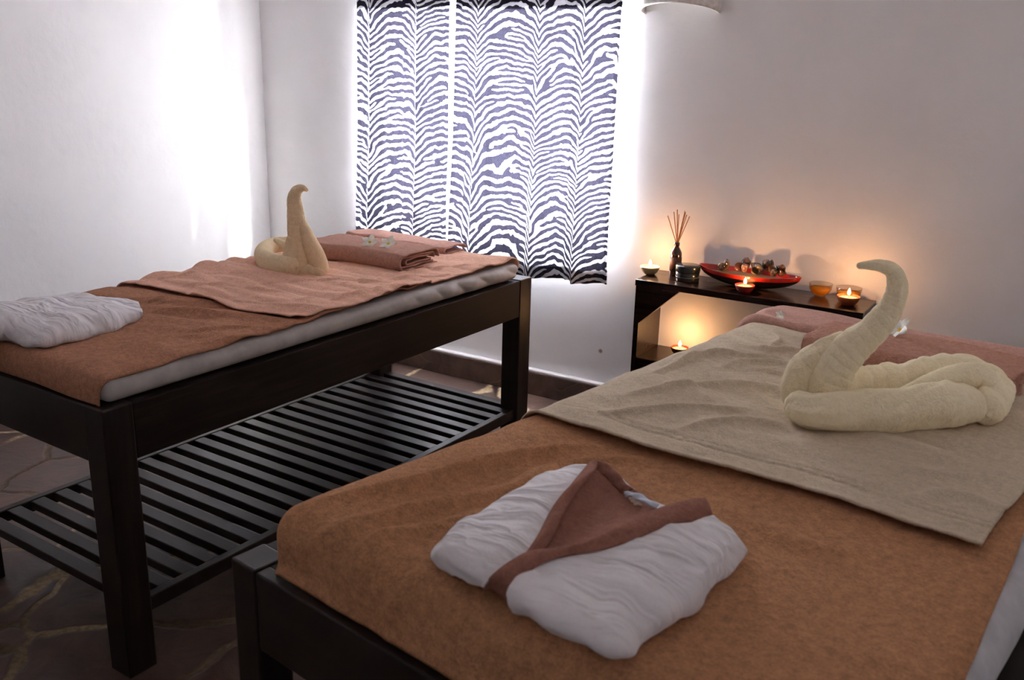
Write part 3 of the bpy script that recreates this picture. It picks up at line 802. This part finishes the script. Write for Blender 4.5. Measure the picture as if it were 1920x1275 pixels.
robe_patch('front_panel', [row(R_in), row(R_mid), row(R_m2), row(R_o1), row(R_o2), row(R_o3)], M['white_knit'], 150, 100, .0065, 3, label='right white front panel, larger')
# left front panel
L_in = [(1101, 879, .030), (1078, 905, .038), (1056, 927, .044), (1028, 968, .048), (1004, 1013, .048), (987, 1041, .046), (952, 1064, .042), (922, 1085, .036), (906, 1102, .026)]
L_md = [(1080, 876, .028), (1050, 900, .044), (1020, 925, .050), (985, 965, .054), (955, 1005, .054), (930, 1030, .052), (905, 1050, .046), (888, 1075, .038), (884, 1092, .022)]
L_o1 = [(1064, 877, .022), (1025, 894, .034), (985, 916, .042), (935, 948, .044), (885, 980, .044), (850, 1010, .042), (836, 1035, .038), (846, 1056, .030), (860, 1078, .018)]
L_o2 = [(1060, 878, .014), (1012, 898, .020), (965, 924, .022), (915, 955, .022), (865, 985, .022), (825, 1018, .022), (811, 1043, .018), (825, 1060, .014), (850, 1075, .010)]
L_o3 = [(1062, 881, .001), (1015, 904, .001), (968, 930, .001), (918, 960, .001), (870, 990, .001), (833, 1020, .001), (820, 1040, .001), (832, 1055, .001), (853, 1072, .001)]
robe_patch('front_panel', [row(L_in), row(L_md), row(L_o1), row(L_o2), row(L_o3)], M['white_knit'], 130, 80, .0065, 9, label='left white front panel, smaller')
# inside of the back, brown, seen in the V
G_l = [(1112, 870, .032), (1094, 900, .040), (1062, 938, .043), (1036, 980, .043), (1006, 1030, .042)]
G_m = [(1132, 874, .022), (1132, 910, .018), (1110, 950, .020), (1085, 985, .026), (1040, 1030, .038)]
G_m2 = [(1148, 882, .022), (1162, 920, .016), (1160, 955, .018), (1140, 985, .026), (1085, 1027, .040)]
G_r = [(1160, 893, .024), (1186, 918, .020), (1232, 948, .024), (1195, 975, .038), (1130, 1010, .046)]
robe_patch('lining', [row(G_l), row(G_m), row(G_m2), row(G_r)], M['collar'], 70, 60, .004, 14, label='brown lining seen inside the collar')
# under-layer that closes the pack below the V
U1 = [(1118, 868, .008), (1150, 882, .008), (1184, 915, .008), (1235, 946, .008), (1330, 965, .008)]
U2 = [(1060, 900, .008), (1080, 950, .008), (1120, 990, .008), (1200, 1000, .008), (1350, 1000, .008)]
U3 = [(850, 1040, .010), (930, 1060, .010), (1020, 1080, .010), (1150, 1100, .010), (1300, 1080, .010)]
U4 = [(858, 1072, .012), (920, 1100, .012), (1020, 1150, .012), (1170, 1205, .012), (1260, 1140, .012)]
robe_patch('back_panel', [row(U1), row(U2), row(U3), row(U4)], M['white_knit'], 50, 50, .0, 14)
def band(name, A, Bb, m, seed, label, th=.007):
    a, b_ = catmull(row(A), 90), catmull(row(Bb), 90)
    P = np.zeros((90, 22, 3))
    for j, v in enumerate(np.linspace(0, 1, 22)):
        P[:, j] = a*(1-v)+b_*v
        P[:, j, 2] += th*math.sin(PI*v)**.6+.0015*np.sin(np.linspace(0, 14, 90)+j*.2)
    return grid(name, local(robe, P), m, robe, solid=.004, off=0, label=label)
band('collar', [(1096, 884, .030), (1056, 929, .046), (1028, 970, .050), (1004, 1015, .050), (984, 1046, .046)],
     [(1121, 866, .034), (1110, 890, .046), (1080, 922, .050), (1056, 966, .050), (1036, 1004, .050), (1018, 1034, .048)], M['collar'], 3, 'left brown collar band')
band('collar', [(904, 1106, .014), (920, 1086, .038), (952, 1060, .048), (994, 1036, .054), (1042, 1032, .057), (1090, 1023, .059), (1142, 999, .060), (1194, 971, .060), (1246, 950, .058), (1297, 939, .054), (1320, 938, .046)],
     [(952, 1128, .014), (966, 1100, .040), (992, 1073, .050), (1028, 1054, .054), (1073, 1042, .056), (1125, 1031, .056), (1194, 1010, .056), (1263, 985, .054), (1318, 975, .046), (1336, 972, .038)], M['collar'], 4, 'long brown collar band crossing to the right')
band('collar', [(1120, 866, .034), (1146, 877, .030), (1168, 902, .028), (1186, 920, .026)],
     [(1114, 884, .026), (1136, 896, .020), (1155, 915, .018), (1172, 930, .018)], M['collar'], 5, 'back neck of the brown collar', th=.004)
band('hanger_loop', [(1170, 925, .026), (1190, 925, .036), (1212, 935, .038), (1236, 948, .030)], [(1174, 930, .026), (1190, 934, .036), (1210, 944, .038), (1230, 952, .030)], M['tag_white'], 6, 'pale blue-white hanging loop', th=.001)
band('neck_label', [(1180, 936, .030), (1186, 941, .028), (1192, 948, .024)], [(1194, 935, .034), (1200, 941, .030), (1203, 946, .026)], M['tag_cream'], 7, 'small cream label', th=.001)

# ------------------------------------------------------------------ folded white garment (left table)
zg = Z1+.010
shirt = empty('folded_garment', tuple(at(120, 610, zg)), 0, 'white folded garment lying on the near end of the left table', 'clothing')
def rowg(L): return [at(x, y, zg+h) for x, y, h in L]
G = [
 [(-190, 640, .001), (-120, 668, .001), (-60, 668, .001), (5, 636, .001), (36, 642, .001), (70, 648, .001), (110, 642, .001), (160, 632, .001), (205, 620, .001), (243, 606, .001)],
 [(-200, 630, .016), (-120, 655, .020), (-60, 655, .022), (0, 628, .022), (36, 634, .020), (72, 642, .018), (115, 632, .016), (160, 622, .016), (208, 612, .014), (256, 598, .010)],
 [(-190, 615, .040), (-110, 632, .046), (-50, 625, .050), (0, 605, .050), (36, 610, .048), (80, 618, .040), (120, 608, .040), (165, 600, .038), (210, 596, .032), (263, 592, .018)],
 [(-180, 598, .046), (-100, 600, .054), (-50, 598, .056), (0, 588, .056), (45, 586, .056), (90, 588, .054), (135, 586, .052), (180, 584, .046), (222, 584, .038), (266, 586, .024)],
 [(-170, 585, .040), (-90, 580, .050), (-40, 578, .052), (10, 573, .052), (60, 566, .052), (105, 562, .050), (150, 562, .046), (190, 569, .040), (228, 575, .034), (262, 579, .022)],
 [(-150, 580, .016), (-80, 573, .020), (-30, 572, .022), (20, 568, .022), (70, 561, .022), (110, 556, .020), (150, 554, .018), (190, 562, .014), (228, 569, .012), (258, 575, .010)],
]
Pg = loft([rowg(r_) for r_ in G], 150, 70)
Ng = grid_normals(Pg); Ng *= np.sign(np.mean(Ng[..., 2]))
ca = Pg[..., 0]*math.cos(1.1)+Pg[..., 1]*math.sin(1.1); cb = -Pg[..., 0]*math.sin(1.1)+Pg[..., 1]*math.cos(1.1)
Pg = Pg+Ng*(.013*np.abs(np.sin(ca*26+3*fbm(ca*3, cb*5, 2)))*np.clip(.5+fbm(ca*6, cb*6, 5), 0, 1)+.008*fbm(ca*12, cb*12, 7))[..., None]
Pg[..., 2] = np.maximum(Pg[..., 2], zg+.0005)
grid('upper_layer', local(shirt, Pg), M['white_knit'], shirt, solid=.004, off=0)
G2 = [[(-150, 640, .004), (0, 628, .006), (70, 638, .006), (150, 625, .006), (235, 602, .006)], [(-140, 600, .010), (0, 595, .012), (80, 600, .012), (160, 592, .012), (240, 588, .010)], [(-130, 585, .006), (0, 575, .006), (80, 568, .006), (150, 562, .006), (240, 578, .006)]]
grid('lower_layer', local(shirt, loft([rowg(r_) for r_ in G2], 40, 30)), M['white_knit'], shirt, solid=.004, off=0)

# ------------------------------------------------------------------ frangipani flowers
def flower(px, py, z, r, tilt, rz, label):
    o = empty('frangipani_flower', tuple(at(px, py, z)), 0, label, 'flower', 'frangipani flowers on the folded towels')
    Rm = Matrix.Rotation(rz, 3, 'Z') @ Matrix.Rotation(tilt, 3, 'X')
    for k in range(5):
        a0 = k*2*PI/5
        nu, nv = 14, 9
        P = np.zeros((nu, nv, 3))
        for i in range(nu):
            s_ = i/(nu-1); wd = r*.36*math.sin(PI*min(1, .12+.88*s_)**.8)**.7+.0008
            for j in range(nv):
                v = (j/(nv-1)-.5)*2
                x = r*(.08+.95*s_); y = wd*v+r*.10*s_; z_ = r*(.35*s_**.6-.12*s_**3)+r*.10*v*s_+.003
                q = Rm @ Vector((x*math.cos(a0)-y*math.sin(a0), x*math.sin(a0)+y*math.cos(a0), z_))
                P[i, j] = q
        grid('petal', P, M['petal'], o, solid=.0008, off=0)
    h = lathe('flower_heart', [(0, .0), (r*.16, .001), (r*.23, r*.16), (r*.15, r*.20), (0, r*.12)], M['yellow'], o, n=14, label='yellow heart')
    h.rotation_euler = (tilt, 0, rz)
    return o
ft1 = topz(B1)+.062
flower(694, 456, ft1+.008, .032, .75, .35, 'white frangipani flower on the thick brown towel, left one of the pair')
flower(729, 459, ft1+.008, .033, .70, .1, 'white frangipani flower on the thick brown towel, right one of the pair')
flower(1690, 621, topz(B2)+.066, .034, .9, -.9, 'white frangipani flower on the rose-brown towel, just right of the large swan neck')
flower(1462, 592, topz(B2)+.046, .013, .9, .5, 'small white frangipani flower on the pink towel over the far left corner')

# ------------------------------------------------------------------ console table
CX0, CX1, CY0, CY1, CZ = .3506, 1.2373, 2.177, YW-.028, .6886
con = empty('console_table', (CX0, CY0, 0), 0, 'dark glossy wooden console table with corner braces, against the window wall', 'console table')
W3, D3 = CX1-CX0, CY1-CY0
boxes('table_top', [(0, W3, 0, D3, CZ-.026, CZ)], M['console_wood'], con, .0025)
boxes('side_panel', [(.003, .024, .002, D3, 0, CZ-.026)], M['console_wood'], con, .002)
boxes('side_panel', [(W3-.024, W3-.003, .002, D3, 0, CZ-.026)], M['console_wood'], con, .002)
boxes('shelf', [(.024, W3-.024, .006, D3-.002, .335, .360)], M['console_wood'], con, .002)
boxes('apron', [(.024, W3-.024, .010, .028, .22, .335)], M['console_wood'], con, .002)
def brace(x0, dx, y):
    a, h_ = .165, .155
    zt_ = CZ-.026
    p = [(x0, y, zt_-h_), (x0, y, zt_), (x0+dx*a, y, zt_), (x0+dx*(a-.004), y, zt_-.004)]
    q = [(v[0], y+.045, v[2]) for v in p]
    return [tuple(p+q)]
for x0, dx in ((.024, 1), (W3-.024, -1)):
    bb = brace(x0, dx, .004)
    boxes('corner_brace', bb, M['console_wood'], con, 0)

# candles
def candle(x, y, z, r, cup, label):
    o = empty('candle', (x, y, z), 0, label, 'candle', 'lit floating candles in small cups')
    h = r*.82
    lathe('cup', [(0, 0), (r*.45, 0), (r*.52, .001), (r*.80, h*.38), (r*.96, h*.80), (r, h), (r*.95, h+.0006), (r*.90, h*.82), (r*.72, h*.42), (0, h*.25)], cup, o, n=36)
    lathe('wax', [(0, h*.25), (r*.70, h*.42), (r*.895, h*.82), (r*.5, h*.80), (0, h*.79)], M['wax'], o, n=30)
    lathe('wick', [(0, h*.7), (.0009, h*.7), (.0009, h+.007), (0, h+.0075)], M['wick'], o, n=8)
    fh = .027; fr = .0068; z0 = h+.003
    pr = [(0, z0)]+[(fr*math.sin(PI*t**.75)**.8*(1-.25*t), z0+fh*t) for t in np.linspace(.06, .96, 12)]+[(0, z0+fh)]
    lathe('flame', pr, M['flame'], o, n=16)
    ld = bpy.data.lights.new('candle_light', 'POINT'); ld.color = (1, .50, .20); ld.energy = 1.0; ld.shadow_soft_size = .006
    lo = bpy.data.objects.new('candle_light', ld); col.objects.link(lo); lo.parent = o; lo.location = (0, 0, h+.042)
    return o
def on(px, py, z): p = at(px, py, z); return p[0], p[1]
candle(*on(1218, 514, CZ), CZ, .040, M['cup_cream'], 'lit candle in a cream cup at the left end of the console top')
candle(.787, 2.222, CZ, .038, M['cup_red'], 'lit candle in a red cup in front of the long red bowl')
candle(*on(1589, 572, CZ), CZ, .042, M['cup_terra'], 'lit candle in a terracotta cup at the right end of the console')
candle(.505, 2.33, .360, .038, M['cup_dark'], 'lit candle in a dark cup on the lower shelf of the console')

# reed diffuser
dx_, dy_ = .452, 2.345
df = empty('reed_diffuser', (dx_, dy_, CZ), 0, 'amber glass bottle holding thin reeds on the left of the console', 'reed diffuser')
lathe('bottle', [(0, 0), (.0215, 0), (.0235, .003), (.0235, .088), (.0215, .100), (.0135, .114), (.0095, .120), (.0095, .124), (.0115, .125), (.0115, .137), (.0085, .139), (.0085, .12), (0, .118)], M['amber'], df, n=36)
lathe('paper_label', [(.0237, .022), (.0239, .022), (.0239, .078), (.0237, .078)], plain('brown_label', (.10, .045, .03), .6, .3), df, n=36, label='dark label around the bottle')
for i, (ax, ay) in enumerate(((-.052, .006), (-.020, -.010), (-.015, .012), (.000, -.006), (.022, .010), (.026, -.008), (.030, .004), (.046, -.004))):
    hgt = .262+.008*((i*7) % 3-1)-(.012 if abs(ax) > .04 else 0)
    b0 = np.array([-ax*.12, -ay*.12, .112]); b1_ = np.array([ax, ay, hgt])
    P = tube([list(b0)+[.0013], list((b0+b1_)/2)+[.0013], list(b1_)+[.0013]], n=6, k=8, rn=0)
    grid('reed', P, M['reed'], df, wrapv=True, capv=True)
# black jar with lid
jr = empty('cream_jar', (.530, 2.285, CZ), 0, 'squat black jar with a lid standing beside the amber reed bottle', 'jar')
lathe('jar_body', [(0, 0), (.045, 0), (.0475, .003), (.0475, .036), (.045, .038), (0, .038)], M['black_jar'], jr, n=44)
lathe('lid', [(0, .0385), (.0485, .0385), (.0495, .040), (.0495, .062), (.048, .0645), (0, .065)], M['black_jar'], jr, n=44)
lathe('band', [(.0477, .018), (.0483, .0182), (.0483, .0195), (.0477, .0197)], plain('grey_band', (.18, .19, .19), .3, .6), jr, n=44, label='thin grey line around the jar')

# long bowl
bc = (.765, 2.330)
bw = empty('long_bowl', (bc[0], bc[1], CZ), .0, 'long boat-shaped bowl, red above and black below, holding brown shells', 'bowl')
def canoe(Lh, Wh, h, zb, inset=0, nu=72, nv=16):
    """boat shape: rim is a pointed oval that rises to both tips"""
    P = np.zeros((nv, nu, 3))
    for i in range(nv):
        v = i/(nv-1)
        f = math.sin(v*PI/2)**.62
        for j in range(nu):
            th = 2*PI*j/nu
            cx = math.copysign(abs(math.cos(th))**1.0, math.cos(th)); tip = abs(cx)
            rx = (Lh-inset)*cx*f
            ry = (Wh-inset)*math.copysign(abs(math.sin(th))**1.35, math.sin(th))*f
            rimz = h+.010*tip**3
            z_ = zb+(rimz-inset*.1-zb)*v**1.35
            P[i, j] = (rx, ry, z_)
    return P
Po = canoe(.205, .086, .058, .0)
nsplit = 12
lo_ = grid('bowl_base', Po[:nsplit+1], M['bowl_black'], bw, wrapv=True, label='black underside')
up_ = grid('bowl_rim', Po[nsplit:], M['bowl_red'], bw, wrapv=True, label='glossy red upper band')
Pi = canoe(.205, .086, .058, .006, inset=.005)
Pi = np.concatenate([Po[-1:], Pi[::-1]], 0)
grid('bowl_inside', Pi, M['bowl_red'], bw, wrapv=True)
Ps = np.zeros((10, 60, 3))
for i in range(10):
    for j in range(60):
        th = 2*PI*j/60; f = i/9
        Ps[i, j] = (.176*math.cos(th)*f, .060*math.copysign(abs(math.sin(th))**1.2, math.sin(th))*f, .044+.004*fbm(np.array(f*3*math.cos(th)), np.array(f*3*math.sin(th)), 3)+.004*(1-f))
so = grid('sand', Ps, M['sand'], None, wrapv=True); so.location = (bc[0], bc[1], CZ)
tag(so, 'coarse sand filling the long red and black bowl', 'sand', kind='stuff')
# snail shells, each a growing coil
def shell_mesh(r):
    nu, nv = 110, 22; P = np.zeros((nu, nv, 3)); turns = 3.2
    for i in range(nu):
        t = i/(nu-1); a = t*turns*2*PI; g = math.exp(2.1*(t-1))
        R_ = r*.46*g; rr = r*.60*g
        z_ = r*(1.05-1.35*g)
        for j in range(nv):
            b_ = 2*PI*j/nv
            P[i, j] = ((R_+rr*math.cos(b_))*math.cos(a), (R_+rr*math.cos(b_))*math.sin(a), z_+rr*math.sin(b_)*1.0)
    me_o = grid('snail_shell', P, M['shell'], None, wrapv=True, capv=True)
    return me_o
shells = [(1355, 498, .0, .029, (1.9, .2, .3), 'brown shell at the left end of the bowl, apart from the others'),
          (1397, 493, .022, .030, (1.2, .5, 1.0), 'pale brown shell on top at the left of the heap'),
          (1392, 503, -.020, .028, (.9, -.4, 2.0), 'dark shell at the lower left of the heap'),
          (1437, 495, .022, .031, (1.1, .4, .2), 'dark brown shell on top at the middle of the heap'),
          (1422, 506, -.022, .029, (.7, .6, 3.0), 'reddish shell at the front middle of the heap'),
          (1449, 510, -.020, .024, (1.4, -.3, 1.2), 'small reddish shell at the front right of the heap'),
          (1467, 506, .005, .029, (.8, .9, 4.0), 'grey-green shell at the right end of the heap'),
          (1416, 499, .022, .022, (1.0, .2, 5.0), 'small brown shell sunk between the two upper shells')]
proto = None
for px, py, dy, r, rot, lb in shells:
    p = at_plane(px, py, (bc[0], bc[1]+dy, 0), np.array([0, 1.0, 0]))
    if proto is None:
        proto = shell_mesh(.024); s_ = proto
    else:
        s_ = proto.copy(); col.objects.link(s_)
    s_.location = (p[0], bc[1]+dy, min(max(p[2], CZ+.050+r*.45), CZ+.075+r*.6)); s_.rotation_euler = rot; k = r/.024; s_.scale = (k, k, k)
    tag(s_, lb, 'shell', 'shells in the long bowl')

# two glass bowls of oil
for (gx, gy, r, lb) in ((1.040, 2.352, .044, 'small glass bowl of yellow oil, the left one, behind the console edge'),
                        (1.146, 2.345, .047, 'small glass bowl of yellow oil right behind the terracotta candle cup')):
    g = empty('glass_bowl', (gx, gy, CZ), 0, lb, 'glass bowl', 'glass bowls of oil')
    lathe('glass', [(0, .001), (r*.42, .001), (r*.7, .010), (r*.93, .028), (r, .050), (r*.965, .050), (r*.89, .028), (r*.66, .012), (0, .004)], M['glass'], g, n=40)
    lathe('oil', [(0, .0042), (r*.40, .0055), (r*.655, .0125), (r*.86, .028), (r*.88, .034), (0, .034)], M['oil'], g, n=36, label='yellow oil')

# ------------------------------------------------------------------ wall fitting above the console
sx0, sx1, dep = .205, .515, .125
sc_ = empty('wall_sconce', ((sx0+sx1)/2, YW, 1.716), 0, 'white half-oval wall fitting above the console, cut off by the top of the photo', 'wall light')
nu = 60; P = np.zeros((nu, 12, 3))
hw = (sx1-sx0)/2
for i in range(nu):
    a = PI*1.0*(i/(nu-1)); x = -hw*math.cos(a)*1.10 if True else 0
    x = -hw*1.12*math.cos(a); y = -dep*math.sin(a)**.85
    x += hw*.12*math.copysign(1, math.cos(a))*(1-math.sin(a))**2
    zl = .0+.034*math.sin(a)**1.3
    for j in range(12):
        v = j/11
        P[i, j] = (x*(1+.03*math.sin(PI*v)), y*(1+.05*math.sin(PI*v))-.0, zl+(.13-zl)*v)
grid('shade', P, M['white_plastic'], sc_, solid=.009, off=0)
boxes('back_plate', [(-.05, .05, -.012, -.001, .06, .12)], M['white_plastic'], sc_, .002)
